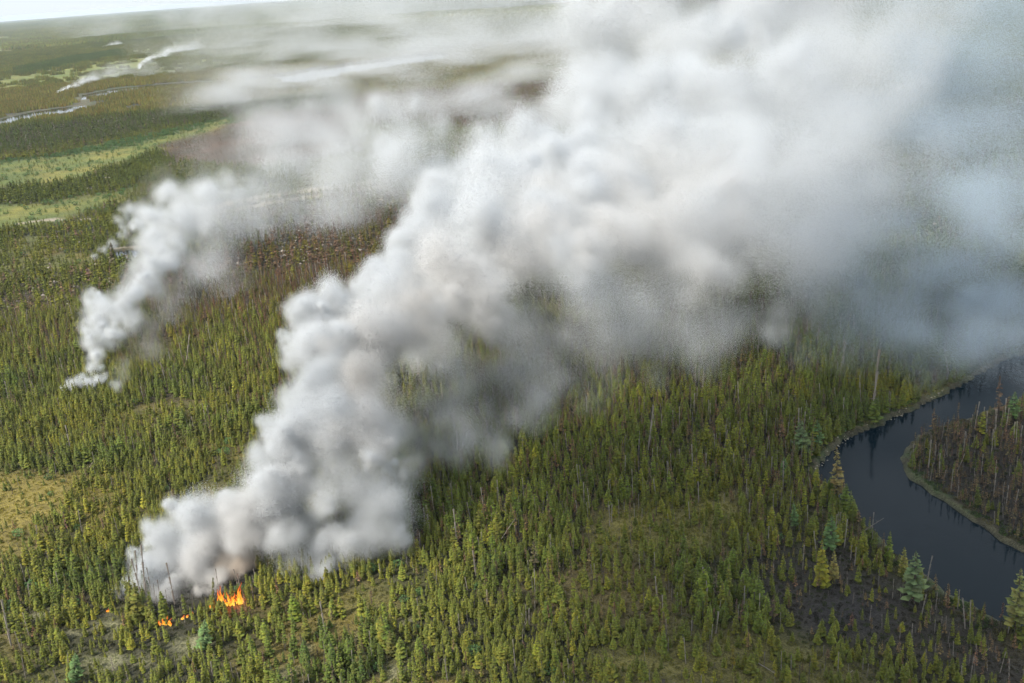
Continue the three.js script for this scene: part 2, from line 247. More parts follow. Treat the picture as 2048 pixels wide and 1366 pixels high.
function shrubGeo() {
  const T = new Tri(); for (let i = 0; i < 110; i++) { const v = new V3(N1(), N1(), N1()).normalize().multiplyScalar(0.5 * Math.cbrt(U(0.25, 1))), a = new V3(N1(), N1() + 1, N1()).normalize(), b = new V3(N1(), N1(), N1()).cross(a).normalize(), c = a.clone().cross(b), s = U(0.07, 0.13), f = U(0.7, 1.3), col = [0.05 * f, 0.10 * f, 0.026 * f]; const P = (x, y) => v.clone().addScaledVector(b, x * s).addScaledVector(c, y * s).add(new V3(0, 0.5, 0)).toArray(); T.t(P(-1, 0), P(0, 0.6), P(1, 0), col); T.t(P(-1, 0), P(1, 0), P(0, -0.6), col); }
  return [trunk(0.5, 0.03, BARK, 4), T.geo()];
}
function farTree(col, dens) { // few-faced conifer for middle distances
  const T = new Tri(), n = 9; stick(T, [0, 0, 0], [0, 0.9, 0], 0.012, 0.004, 3, BARK);
  for (let w = 0; w < n; w++) { const t = 0.1 + 0.85 * w / n, r = 0.16 * Math.pow(1 - t, 0.75) + 0.015; for (let k = 0; k < 4; k++) { if (R() > dens) continue; const a = U(0, 6.28), f = U(0.65, 1.35), c = col.map((x) => x * f), rr = r * U(0.7, 1.25), h = 0.9 * rr; T.t([0, t + 0.05, 0], [Math.cos(a) * rr - Math.sin(a) * h, t - 0.05, Math.sin(a) * rr + Math.cos(a) * h], [Math.cos(a) * rr + Math.sin(a) * h, t - 0.03, Math.sin(a) * rr - Math.cos(a) * h], c); } }
  T.t([-0.02, 0.86, 0], [0, 1.02, 0], [0.02, 0.86, 0.01], col); T.t([0, 0.86, -0.02], [0, 1.02, 0], [0, 0.86, 0.02], col);
  return T.geo();
}
const GREEN = [0.087, 0.092, 0.010], RUST = [0.10, 0.07, 0.036];
const leafMat = new THREE.MeshStandardMaterial({ vertexColors: true, roughness: 1, side: THREE.DoubleSide });
const woodMat = new THREE.MeshStandardMaterial({ vertexColors: true, roughness: 1, side: THREE.DoubleSide });
const KIND = {
  live: { v: [...Array(6)].map((_, i) => spruceGeo(i)), far: [farTree(GREEN, 0.95), farTree(GREEN, 0.9)] },
  sc: { v: [...Array(3)].map((_, i) => scorchedGeo(i)), far: [farTree(RUST, 0.5)] },
  dead: { v: [...Array(4)].map((_, i) => snagGeo(i)), far: [farTree(GREY, 0.08)] },
  shrub: { v: [shrubGeo(), shrubGeo()], far: null },
};
for (const k in KIND) { KIND[k].near = KIND[k].v.map(([a, b]) => join(a, b)); KIND[k].far ??= KIND[k].near; }
const sets = { live: [], sc: [], dead: [], shrub: [] }, farSets = { live: [], sc: [], dead: [], shrub: [] };
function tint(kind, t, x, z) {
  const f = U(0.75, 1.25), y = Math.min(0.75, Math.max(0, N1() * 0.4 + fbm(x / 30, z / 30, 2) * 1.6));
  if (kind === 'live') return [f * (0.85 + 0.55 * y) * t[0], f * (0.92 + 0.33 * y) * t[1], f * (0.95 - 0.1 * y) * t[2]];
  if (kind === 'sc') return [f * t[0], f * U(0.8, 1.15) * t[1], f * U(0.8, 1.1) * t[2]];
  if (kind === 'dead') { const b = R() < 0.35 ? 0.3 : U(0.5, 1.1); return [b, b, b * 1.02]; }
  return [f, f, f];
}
function scatter(r0, r1, step, into, hk) {
  for (let z = -r1; z < -r0 * 0.5; z += step) {
    const w = -z * 0.62 + 60;
    for (let x = -w; x < w; x += step) {
      const X = x + U(-0.55, 0.55) * step, Z = z + U(-0.55, 0.55) * step, r = Math.hypot(X, Z); if (r < r0 || r > r1) continue;
      const q = proj(X, 4, Z); if (q[0] < -130 || q[0] > 2180 || q[1] > 1500) continue;
      const c = cover(X, Z); if (R() > c.d * 0.92) continue;
      const [d, ww] = water(X, Z); if (d < ww * 1.0) continue;
      const s = c.live + c.sc + c.dead + c.shrub, k = R() * s, kind = k < c.live ? 'live' : k < c.live + c.sc ? 'sc' : k < c.live + c.sc + c.dead ? 'dead' : 'shrub';
      let h = (kind === 'shrub' ? U(2.2, 4.5) : (R() < 0.36 ? U(2.2, 5) : R() < 0.7 ? U(5, 9) : U(9, 13)) * c.h * (kind === 'dead' ? U(0.75, 1.2) : 1)) * hk;
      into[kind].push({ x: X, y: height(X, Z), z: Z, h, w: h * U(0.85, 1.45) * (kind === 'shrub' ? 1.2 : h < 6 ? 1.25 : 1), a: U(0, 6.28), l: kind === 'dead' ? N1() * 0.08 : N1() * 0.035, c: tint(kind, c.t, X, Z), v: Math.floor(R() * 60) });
    }
  }
}
scatter(215, 760, 2.1, sets, 0.8);
scatter(760, 2100, 3.6, farSets, 0.95);

// the trees that show largest become things of their own
const LARGE = { live: 300, sc: 220, dead: 260 };
const single = {};
for (const k in LARGE) {
  for (const o of sets[k]) { const a = proj(o.x, o.y, o.z), b = proj(o.x, o.y + o.h, o.z); o.s = a[0] > 8 && a[0] < 2040 && a[1] < 1362 && b[1] > 0 ? a[1] - b[1] : 0; if (a[0] > 200 && a[0] < 560 && a[1] < 1240 && a[1] > 1000) o.s = 0; }
  const by = [...sets[k]].sort((a, b) => b.s - a.s); single[k] = by.slice(0, LARGE[k]); const S = new Set(single[k]); sets[k] = sets[k].filter((o) => !S.has(o));
}
const tintMats = new Map();
function tinted(base, c) { const key = base.uuid + c.map((x) => Math.round(x * 5)).join(); if (!tintMats.has(key)) { const m = base.clone(); m.color.setRGB(...c.map((x) => Math.round(x * 5) / 5)); tintMats.set(key, m); } return tintMats.get(key); }
const M4 = new THREE.Matrix4(), Q = new THREE.Quaternion(), E = new THREE.Euler();
function place(o, t) { t.position.set(o.x, o.y, o.z); t.rotation.set(o.l, o.a, o.l * 0.6); t.scale.set(o.w, o.h, o.w); return t; }
function treeThing(name, geos, o, leaf = leafMat) { const g = new THREE.Group(); part('trunk', geos[0], woodMat, g); part(name === 'dead_snag' || name === 'burnt_pole' ? 'branches' : 'crown', geos[1], tinted(leaf, o.c), g); return add(place(o, g), name); }
const PLACES = [[60, 1330, 'in the bottom left corner of the forest'], [230, 1330, 'among the pale clearings at the bottom left'], [420, 1330, 'below the flames near the bottom edge'], [600, 1340, 'right of the pale clearings near the bottom edge'], [800, 1340, 'near the bottom edge left of centre'], [1000, 1340, 'near the bottom edge at the centre'], [1200, 1340, 'by the left end of the yellow bottom clearing'], [1420, 1340, 'in the yellow bottom clearing'], [1620, 1340, 'between the bottom clearing and burnt ground'], [1800, 1340, 'on the burnt bottom ground below the river'], [1980, 1340, 'in the bottom right corner below the river'], [100, 1180, 'left of the smoke foot'], [640, 1230, 'right of the flames under the smoke'], [850, 1200, 'right of the main smoke foot'], [1050, 1180, 'above the brown opening'], [1150, 1050, 'in the dark stand left of the clearing'], [1330, 1060, 'around the middle yellow clearing'], [1330, 900, 'in the dark stand below the low smoke'], [1500, 1180, 'left of the burnt ground by the river'], [1690, 1210, 'on the burnt ground by the river'], [1560, 950, 'left of the river bend'], [1900, 920, 'on the river peninsula'], [1990, 1000, 'on the right side of the river peninsula'], [1780, 1180, 'on the near river bank'], [1450, 800, 'under the ragged lower edge of the smoke'], [1720, 780, 'on the far river bank below the blue smoke']];
const SINGLE = {
  live: ['spruce_tree', (o) => [o.c[0] > o.c[1] * 1.1 ? 'yellowish' : o.c[1] > 1.05 ? 'bright green' : o.c[1] < 0.85 ? 'dark green' : 'mid green', 'spruce'], 'tree', 'live spruces of the near forest'],
  sc: ['scorched_spruce', (o) => [o.c[0] > 1.05 ? 'rusty' : 'brown', 'scorched spruce'], 'tree', 'scorched spruces of the near forest'],
  dead: ['dead_snag', (o) => [o.c[0] < 0.4 ? 'blackened' : o.c[0] > 0.7 ? 'pale grey' : 'grey', 'bare dead snag'], 'dead tree', 'dead snags of the near forest'],
};
for (const k in SINGLE) for (const o of single[k]) {
  const [n, look, c, g] = SINGLE[k], [colour, what] = look(o), q = proj(o.x, o.y, o.z), spot = PLACES.reduce((a, b) => Math.hypot(b[0] - q[0], b[1] - q[1]) < Math.hypot(a[0] - q[0], a[1] - q[1]) ? b : a), build = o.h < 7.6 ? 'short' : o.h > 9.6 ? 'big' : 'tall';
  tag(treeThing(n, KIND[k].v[o.v % KIND[k].v.length], o, k === 'dead' ? woodMat : leafMat), `${build} ${o.w / o.h > 1.35 ? 'broad ' : ''}${colour} ${what} ${spot[2]}`, c, g);
}
const STUFF = {
  live: ['spruce_forest', 'dense green black spruce forest covering the plain', 'forest'], sc: ['scorched_forest', 'rust brown scorched spruces mixed through the burnt forest', 'forest'],
  dead: ['dead_forest', 'grey bare dead trunks standing through the burnt forest', 'dead forest'], shrub: ['shrub_thicket', 'bright green leafy thickets along meadows and banks', 'shrubs'],
};
function instances(geo, mat, list, name, parent) {
  if (!list.length) return; const im = new THREE.InstancedMesh(geo, mat, list.length), c = new THREE.Color();
  list.forEach((o, i) => { M4.compose(tv.set(o.x, o.y, o.z).clone(), Q.setFromEuler(E.set(o.l, o.a, o.l * 0.6)), new V3(o.w, o.h, o.w)); im.setMatrixAt(i, M4); im.setColorAt(i, c.setRGB(...o.c)); });
  im.name = name; im.castShadow = im.receiveShadow = true; parent.add(im); return im;
}
for (const k in STUFF) {
  const g = new THREE.Group(), [n, l, c] = STUFF[k];
  for (const [list, geos] of [[sets[k], KIND[k].near], [farSets[k], KIND[k].far]]) geos.forEach((geo, v) => instances(geo, k === 'dead' ? woodMat : leafMat, list.filter((o) => o.v % geos.length === v), 'trees', g));
  tag(add(g, n), l, c, null, 'stuff');
}
{ // distant forest: stands of simple conifers to the horizon
  const stand = (n, w, hk) => { const T = new Tri(); for (let i = 0; i < n; i++) { const x = U(-w, w), z = U(-w, w), h = U(5, 11) * hk, r = h * 0.15, f = U(0.55, 1.35), a = U(0, 2); for (let k = 0; k < 4; k++) { const p = a + k * 1.57, q = p + 1.57, c = GREEN.map((v) => v * f * U(0.75, 1.25)); T.t([x + Math.cos(p) * r, U(0, 1), z + Math.sin(p) * r], [x, h, z], [x + Math.cos(q) * r, U(0, 1), z + Math.sin(q) * r], c); } } return T.geo(); };
  const g = new THREE.Group(), A = [stand(70, 17, 1), stand(60, 17, 1.1)], lists = [[], [], [], []];
  const run = (r0, r1, step, sc, at0) => { for (let z = -r1; z < -r0 * 0.7; z += step) for (let x = z * 0.62; x < -z * 0.62; x += step) { const X = x + U(-0.5, 0.5) * step, Z = z + U(-0.5, 0.5) * step, r = Math.hypot(X, Z); if (r < r0 || r > r1) continue; const c = cover(X, Z); if (R() > c.d * 1.05) continue; if (water(X, Z)[0] < 20) continue; const y = height(X, Z), gone = c.dead + 0.5 * c.sc, f = U(0.8, 1.25); lists[at0 + (R() < 0.5 ? 0 : 1)].push({ x: X, y, z: Z, h: U(0.8, 1.25) * (1 + (sc - 1) * 0.12), w: sc, a: U(0, 6.28), l: 0, c: mixc(c.t.map((v) => v * f), [1.7 * f, 1.2 * f, 2.6 * f], gone * 0.7) }); } };
  run(2050, 6500, 26, 1, 0); run(6500, 34000, 120, 4.4, 2);
  lists.forEach((l, i) => instances(A[i % 2], leafMat, l, 'trees', g));
  tag(add(g, 'distant_forest'), 'bluish far forest reaching to the horizon', 'forest', null, 'stuff');
}
{ // low shrubs and moss cushions between the near trees
  const T = new Tri(); for (let i = 0; i < 26; i++) { const a = U(0, 6.28), r = 0.5 * Math.sqrt(R()), x = Math.cos(a) * r, z = Math.sin(a) * r, h = U(0.2, 0.6) * (1 - r), b = U(0, 6.28), s = U(0.08, 0.2), f = U(0.7, 1.35), c = [0.9 * f, 0.95 * f, 0.9 * f]; T.t([x - Math.cos(b) * s, h * 0.3, z - Math.sin(b) * s], [x, h + 0.1, z], [x + Math.cos(b) * s, h * 0.3, z + Math.sin(b) * s], c); }
  const geo = T.geo(), list = [];
  for (let z = -620; z < -110; z += 1.9) { const w = -z * 0.62 + 60; for (let x = -w; x < w; x += 1.9) { const X = x + U(-1, 1), Z = z + U(-1, 1), q = proj(X, 0, Z); if (q[0] < -80 || q[0] > 2130 || q[1] > 1460) continue; const [d, w2] = water(X, Z); if (d < w2 * 0.7) continue; const c = cover(X, Z), lum = c.g[0] + c.g[1]; if (R() > (d < w2 * 3.2 ? 1 : 0.75) || lum > 0.6) continue; const f = U(0.6, 1.3), gr = R() < 0.5 ? [0.05, 0.065, 0.02] : c.g, wet = d < w2 * 3.2 ? (ns(X / 9, 1, Z / 9) > 0 ? [0.045, 0.08, 0.018] : [0.11, 0.095, 0.04]) : gr; const bank = d < w2 * 3.2; const s = bank ? U(0.9, 3) : U(0.7, 2); list.push({ x: X, y: height(X, Z) - 0.05, z: Z, h: s * U(0.5, 1.1), w: s, a: U(0, 6.28), l: 0, c: mixc(c.g, wet, lum > 0.2 ? 0.25 : 0.6).map((v) => v * f * 1.3) }); } }
  const g = new THREE.Group(); instances(geo, leafMat, list, 'cushions', g);
  tag(add(g, 'undergrowth'), 'low mossy shrubs covering the ground between the near trees', 'undergrowth', null, 'stuff');
}

// trees one can single out: [name, base x, base y, top x, top y, kind, variant, tint, label, category]
function standing(bx, by, tx, ty) { const p = at(bx, by, 0); p.y = height(p.x, p.z); let lo = 0.5, hi = 60; for (let i = 0; i < 30; i++) { const m = (lo + hi) / 2; if (proj(p.x, p.y + m, p.z)[1] > ty) lo = m; else hi = m; } const up = proj(p.x, p.y + lo, p.z), right = (tx - up[0]) / F * up[2]; return { p, h: lo, lean: right / lo }; }
const larches = [...Array(3)].map((_, i) => larchGeo(i));
function special(name, bx, by, tx, ty, geos, c, label, category, wk = 1, leaf = leafMat) { const s = standing(bx, by, tx, ty), g = new THREE.Group(); part('trunk', geos[0], woodMat, g); part(leaf === woodMat ? 'branches' : 'crown', geos[1], tinted(leaf, c), g); g.position.copy(s.p); g.scale.set(s.h * wk, s.h, s.h * wk); g.rotation.z = -Math.atan(s.lean); return tag(add(g, name), label, category); }
const L = larches, SP = KIND.live.v, SCO = KIND.sc.v, SN = KIND.dead.v;
special('larch_tree', 1606, 912, 1600, 836, L[2], [0.9, 1.05, 0.9], 'broad blue green larch on the far left shore of the river', 'tree');
special('larch_tree', 1637, 896, 1634, 838, L[0], [0.8, 1.0, 0.8], 'narrower blue green larch just right of the broad larch on the shore', 'tree');
special('larch_tree', 1676, 1006, 1673, 893, L[1], [1.7, 1.0, 0.7], 'tall brown larch standing out against the dark river bend', 'tree', 0.8);
special('larch_tree', 1660, 1104, 1664, 1030, L[0], [0.8, 1.02, 0.75], 'grey green larch left of the leaning pole by the river', 'tree');
special('spruce_tree', 1643, 1172, 1644, 1080, SP[1], [1.6, 1.4, 0.9], 'tall yellow green spruce beside the small brown larch', 'tree');
special('larch_tree', 1667, 1168, 1668, 1103, L[1], [1.9, 1.1, 0.7], 'small brown yellow larch beside the tall yellow green spruce', 'tree');
special('larch_tree', 1828, 1208, 1832, 1102, L[0], [0.9, 1.05, 1.0], 'large pale green larch on the near river bank', 'tree');
special('larch_tree', 1806, 1152, 1809, 1094, L[1], [1.7, 1.25, 0.6], 'yellow brown larch behind the large pale green larch', 'tree');
special('larch_tree', 2030, 1268, 2042, 1138, L[1], [1.6, 1.1, 0.7], 'tall thin brown larch at the right edge by the near bank', 'tree');
special('spruce_tree', 1997, 838, 2000, 750, SCO[1], [0.6, 0.65, 0.8], 'tallest dark scorched spruce on the river peninsula', 'tree');
special('larch_tree', 2026, 842, 2030, 782, L[0], [0.6, 0.8, 0.6], 'dark green larch on the peninsula right of the tallest scorched spruce', 'tree');
special('larch_tree', 408, 1304, 409, 1238, L[0], [0.95, 1.1, 1.0], 'blue green larch below the larger flames', 'tree');
special('larch_tree', 152, 1368, 150, 1304, L[0], [0.75, 1.05, 0.85], 'blue green larch at the bottom left below the pale clearing', 'tree');
special('larch_tree', 1592, 1058, 1586, 1003, L[1], [0.8, 1.02, 0.85], 'slim blue green larch left of the river bend', 'tree');
special('larch_tree', 1570, 954, 1568, 912, L[0], [0.8, 1.02, 0.85], 'small blue green larch below the shore larches', 'tree');
[[264, 1232, 257, 1150, 1.0], [276, 1236, 268, 1165, 1.15], [306, 1242, 294, 1190, 0.9], [257, 1216, 248, 1152, 0.7], [425, 1224, 426, 1154, 0.65], [404, 1222, 401, 1202, 1], [414, 1224, 411, 1194, 0.9]].forEach(([a, b, c, d, w], i) => special('spruce_tree', a, b, c, d, SP[[0, 3, 5, 2, 4, 0, 2][i]], [0.75, 0.85, 0.9], ['tall dark spruce in front of the smoke left of the small flames', 'broad dark spruce right of the tall one in front of the smoke', 'leaning spruce just above the small flames', 'thin spruce at the left foot of the smoke', 'slender club topped spruce left of the larger flames', 'short spruce left of the slender one by the flames', 'second short spruce next to the slender one by the flames'][i], 'tree', w));
[[286, 1202, 264, 1118], [277, 1186, 271, 1102], [292, 1192, 277, 1090], [304, 1190, 293, 1136], [350, 1208, 334, 1126], [321, 1203, 315, 1160], [386, 1214, 382, 1188], [437, 1180, 431, 1138], [239, 1203, 232, 1168], [335, 1212, 331, 1180], [363, 1214, 360, 1192], [312, 1206, 306, 1168]].forEach(([a, b, c, d], i) => special('burnt_pole', a, b, c, d, SN[i % 4], [0.12, 0.11, 0.11], ['tall burnt pole in the smoke just right of the leftmost burnt pole', 'tall burnt pole between the two tallest at the left of the smoke', 'tallest black burnt pole at the left side of the fire smoke', 'mid height burnt pole right of the tallest one in the smoke', 'long burnt pole standing alone in the middle of the fire smoke', 'short burnt pole left of the long one in the middle of the smoke', 'short burnt stub at the right part of the smoke foot', 'thin burnt pole beside the slender spruce by the flames', 'leftmost burnt pole at the edge of the fire smoke', 'low burnt pole just left of the long one in the smoke', 'lowest burnt stub just right of the long one in the smoke', 'short burnt pole under the mid height one in the smoke'][i], 'dead tree', 1, woodMat).userData.group = 'burnt poles in the fire smoke');
[[915, 1094, 908, 1018, 'grey snag with crooked stubs right of the main smoke foot'], [1296, 900, 1308, 812, 'tall pale curved snag in the dark forest under the smoke'], [372, 732, 376, 668, 'pale ragged snag standing above the green forest right of the left plume'], [366, 728, 358, 686, 'thin pale snag just left of the ragged snag'], [423, 688, 414, 642, 'slim grey snag right of the ragged snag'], [535, 622, 530, 586, 'short bare snag left of the main plume'], [22, 1292, -2, 1200, 'white leaning snag at the lower left edge'], [75, 1096, 72, 1050, 'pale bushy dead tree at the edge of the left bog'], [165, 1067, 157, 1020, 'bare dead snag right of the left bog'], [1582, 692, 1585, 640, 'whitish snag at the ragged lower edge of the smoke'], [1745, 828, 1752, 700, 'tall grey trunk on the bank below the blue smoke'], [1605, 1140, 1608, 1090, 'grey snag in the burnt clearing left of the brown larch'], [1940, 1262, 1942, 1200, 'thin grey snag on the near bank at the lower right'], [1930, 1258, 1926, 1195, 'bristly grey snag left of the thin one on the near bank'], [1854, 1164, 1862, 1112, 'curved bare snag on the shore beside the large pale larch'], [735, 580, 728, 515, 'pale tall snag at the upper edge of the main plume']].forEach(([a, b, c, d, l], i) => special('dead_snag', a, b, c, d, SN[i % 4], [0.95, 0.95, 0.95], l, 'dead tree', 1.1, woodMat));
// leaning and fallen trunks
[[1003, 1078, 1031, 1036, 7, 'pale branched dead trunk leaning to the right among spruces'], [1719, 1068, 1768, 1036, 9, 'bare pole leaning out over the river'], [1522, 1052, 1533, 1036, 2, 'short pale fallen log in the clearing'], [1508, 1202, 1534, 1199, 0.5, 'fallen log lying level in the burnt ground'], [1961, 1310, 1982, 1295, 0.8, 'pale fallen log at the lower right'], [1431, 1268, 1442, 1200, 6, 'long thin leaning trunk above the bottom clearing'], [1513, 1324, 1555, 1350, 1, 'thin fallen trunk sloping down in the bottom clearing'], [1693, 1353, 1706, 1340, 0.8, 'short fallen log at the bottom right of centre'], [1035, 1205, 1052, 1252, 1, 'fallen grey trunk in the brown opening'], [178, 935, 188, 922, 3, 'leaning dead trunk above the left bog'], [1110, 1196, 1132, 1183, 2, 'slanted pale log below the yellow clearing']].forEach(([ax, ay, bx, by, h, label]) => {
  const a = at(ax, ay, 0), b0 = at(bx, by, h), T = new Tri(); a.y = height(a.x, a.z) + 0.1; const v = b0.clone().sub(a), mid = v.clone().multiplyScalar(0.5).add(new V3(0, 0.12, 0));
  stick(T, [0, 0, 0], mid.toArray(), 0.17, 0.12, 6, GREY); stick(T, mid.toArray(), v.toArray(), 0.12, 0.04, 6, GREY);
  const B = new Tri(); for (let i = 0; i < 9; i++) { const q = v.clone().multiplyScalar(U(0.35, 0.97)), e = q.clone().add(new V3(N1(), Math.abs(N1()), N1()).multiplyScalar(U(0.3, 0.8))); stick(B, q.toArray(), e.toArray(), 0.035, 0.012, 3, GREY); }
  const g = new THREE.Group(); g.position.copy(a); part('trunk', T.geo(), woodMat, g); part('branches', B.geo(), woodMat, g); tag(add(g, 'fallen_trunk'), label, 'log');
});
{ // stones along the waterline of the left shore
  const P = polyG(SHORE_LEFT), g0 = new THREE.IcosahedronGeometry(0.5, 1), p = g0.attributes.position; for (let i = 0; i < p.count; i++) { const k = 1 + 0.35 * ns(p.getX(i) * 3, p.getY(i) * 3, p.getZ(i) * 3); p.setXYZ(i, p.getX(i) * k, p.getY(i) * k * 0.7, p.getZ(i) * k); } g0.deleteAttribute('uv'); g0.computeVertexNormals();
  const list = []; for (let i = 1; i < P.length - 1; i++) { const n = i > 2 && i < 10 ? Math.hypot(P[i][0] - P[i - 1][0], P[i][1] - P[i - 1][1]) * 0.8 : 1; for (let k = 0; k < n; k++) { const t = R(); if (ns(P[i - 1][0] * 0.07 + t * 1.7, 4, P[i][1] * 0.07) < -0.08) continue; const x = P[i - 1][0] + (P[i][0] - P[i - 1][0]) * t + N1() * 1.1, z = P[i - 1][1] + (P[i][1] - P[i - 1][1]) * t + N1() * 0.9, s = 0.2 + 0.6 * R() * R(), f = U(0.4, 0.95); list.push({ x, y: Math.max(-0.75, height(x, z)) + 0.05, z, h: s, w: s * U(1, 1.6), a: U(0, 6.28), l: N1() * 0.2, c: [f, f * 0.96, f * 0.88] }); } }
  const g = new THREE.Group(); instances(g0, new THREE.MeshStandardMaterial({ color: rgb(0.36, 0.33, 0.27), roughness: 0.9 }), list, 'stones', g);
  tag(add(g, 'shore_stones'), 'pale stones along the waterline of the left river shore', 'stones', null, 'stuff');
}

// ------------------------------------------------------------------ fire
const flameMats = [[0.49, 0.27, 0.035], [0.49, 0.17, 0.010], [0.40, 0.075, 0.006], [0.24, 0.03, 0.005]].map((c, i) => { const m = new THREE.MeshStandardMaterial({ color: 0x000000, roughness: 1, emissive: rgb(...c), side: THREE.DoubleSide }); m.name = 'flame'; return m; });
function tongue(h, r, lean) { // a licking, twisted tongue; the hot yellow foot runs through orange into a red tip
  const n = 9, m = 10, o = U(0, 50), P = (i, j) => {
    const t = j / m, a = i / n * 6.2832, w = r * Math.pow(Math.max(0, 1 - t), 0.8) * (0.55 + 1.5 * t * (1 - t)) * (1 + 0.7 * ns(Math.cos(a) * 1.5 + o, t * 4, Math.sin(a) * 1.5));
    return [Math.cos(a) * w + lean * h * t * t + 0.7 * r * t * ns(o, t * 4, 2) * 2, t * h, Math.sin(a) * w + 0.7 * r * t * ns(o + 9, t * 4, 5) * 2];
  };
  const bands = [[], [], [], []];
  for (let j = 0; j < m; j++) for (let i = 0; i < n; i++) {
    const k = (j + 0.5) / m * 1.05 + 0.7 * ns(Math.cos(i / n * 6.28) * 1.7 + o, j / m * 5, Math.sin(i / n * 6.28) * 1.7), B = bands[k < 0.22 ? 0 : k < 0.62 ? 1 : k < 0.9 ? 2 : 3];
    const q = [P(i, j), P(i + 1, j), P(i, j + 1), P(i + 1, j + 1)]; B.push(...q[0], ...q[2], ...q[1], ...q[1], ...q[2], ...q[3]);
  }
  const g = new THREE.BufferGeometry(); g.setAttribute('position', new THREE.BufferAttribute(new Float32Array(bands.flat()), 3)); let at0 = 0; bands.forEach((B, i) => { if (B.length) g.addGroup(at0, B.length / 3, i); at0 += B.length / 3; }); g.computeVertexNormals(); return g;
}
function flame(px, py, tongues, label, power) {
  const p = at(px, py, 0), g = new THREE.Group(); g.position.set(p.x, height(p.x, p.z), p.z); const s = Math.hypot(p.x, 200, p.z) / F;
  for (const [dx, hpx, rpx, lean] of tongues) { const m = part('tongue', tongue(hpx * s * 1.02, rpx * s, lean), flameMats, g); m.position.set(dx * s, 0, U(-0.8, 0.8)); }
  tag(add(g, 'flame'), label, 'flame'); if (power < 80) return; const l = new THREE.PointLight(0xff7a1a, power); l.position.set(p.x, 2.5, p.z + 2); l.castShadow = true; l.shadow.radius = 60; l.name = 'flame_light'; scene.add(l);
}
flame(330, 1250, [[-8, 10, 3.5, -0.3], [-4, 13, 3, 0.1], [0, 9, 4, 0.2], [3, 19, 3.2, 0.25], [8, 14, 3, 0.4], [-6, 5, 4, 0], [5, 6, 4, 0.1], [11, 8, 2.5, 0.3]], 'small orange flames at the edge of the pale clearing', 60);
flame(443, 1207, [[-4, 18, 3, -0.1], [-1, 34, 3.2, -0.05], [2, 42, 3, 0.05], [4, 24, 3.4, 0.15], [1, 12, 5, 0.1], [6, 9, 2.5, 0.3]], 'narrow flame column left of the largest flames', 60);
flame(469, 1208, [[-13, 15, 4, -0.3], [-9, 26, 3.6, -0.05], [-4, 20, 5, 0.2], [0, 30, 4, 0.25], [5, 24, 5, 0.3], [9, 47, 3.6, 0.22], [12, 36, 3.4, 0.2], [15, 18, 3.5, 0.35], [-6, 9, 6, 0], [6, 11, 7, 0], [17, 8, 3, 0.4], [-15, 7, 3, -0.4]], 'largest flames with a tall tongue on the right', 90);
flame(370, 1236, [[-4, 6, 4, 0.1], [3, 5, 3, 0]], 'low flames between the two fires', 8);
flame(386, 1226, [[0, 7, 3, 0.1]], 'tiny flame right of the low flames', 5);
flame(217, 1222, [[0, 6, 3, 0.1], [3, 4, 2, 0]], 'tiny flame left of the smoke foot', 5);
flame(504, 1176, [[0, 7, 2.5, 0.1]], 'tiny flame right of the largest flames', 5);
flame(420, 1218, [[0, 9, 3, 0.1], [5, 7, 3, 0]], 'small flame below the slender spruce', 6);

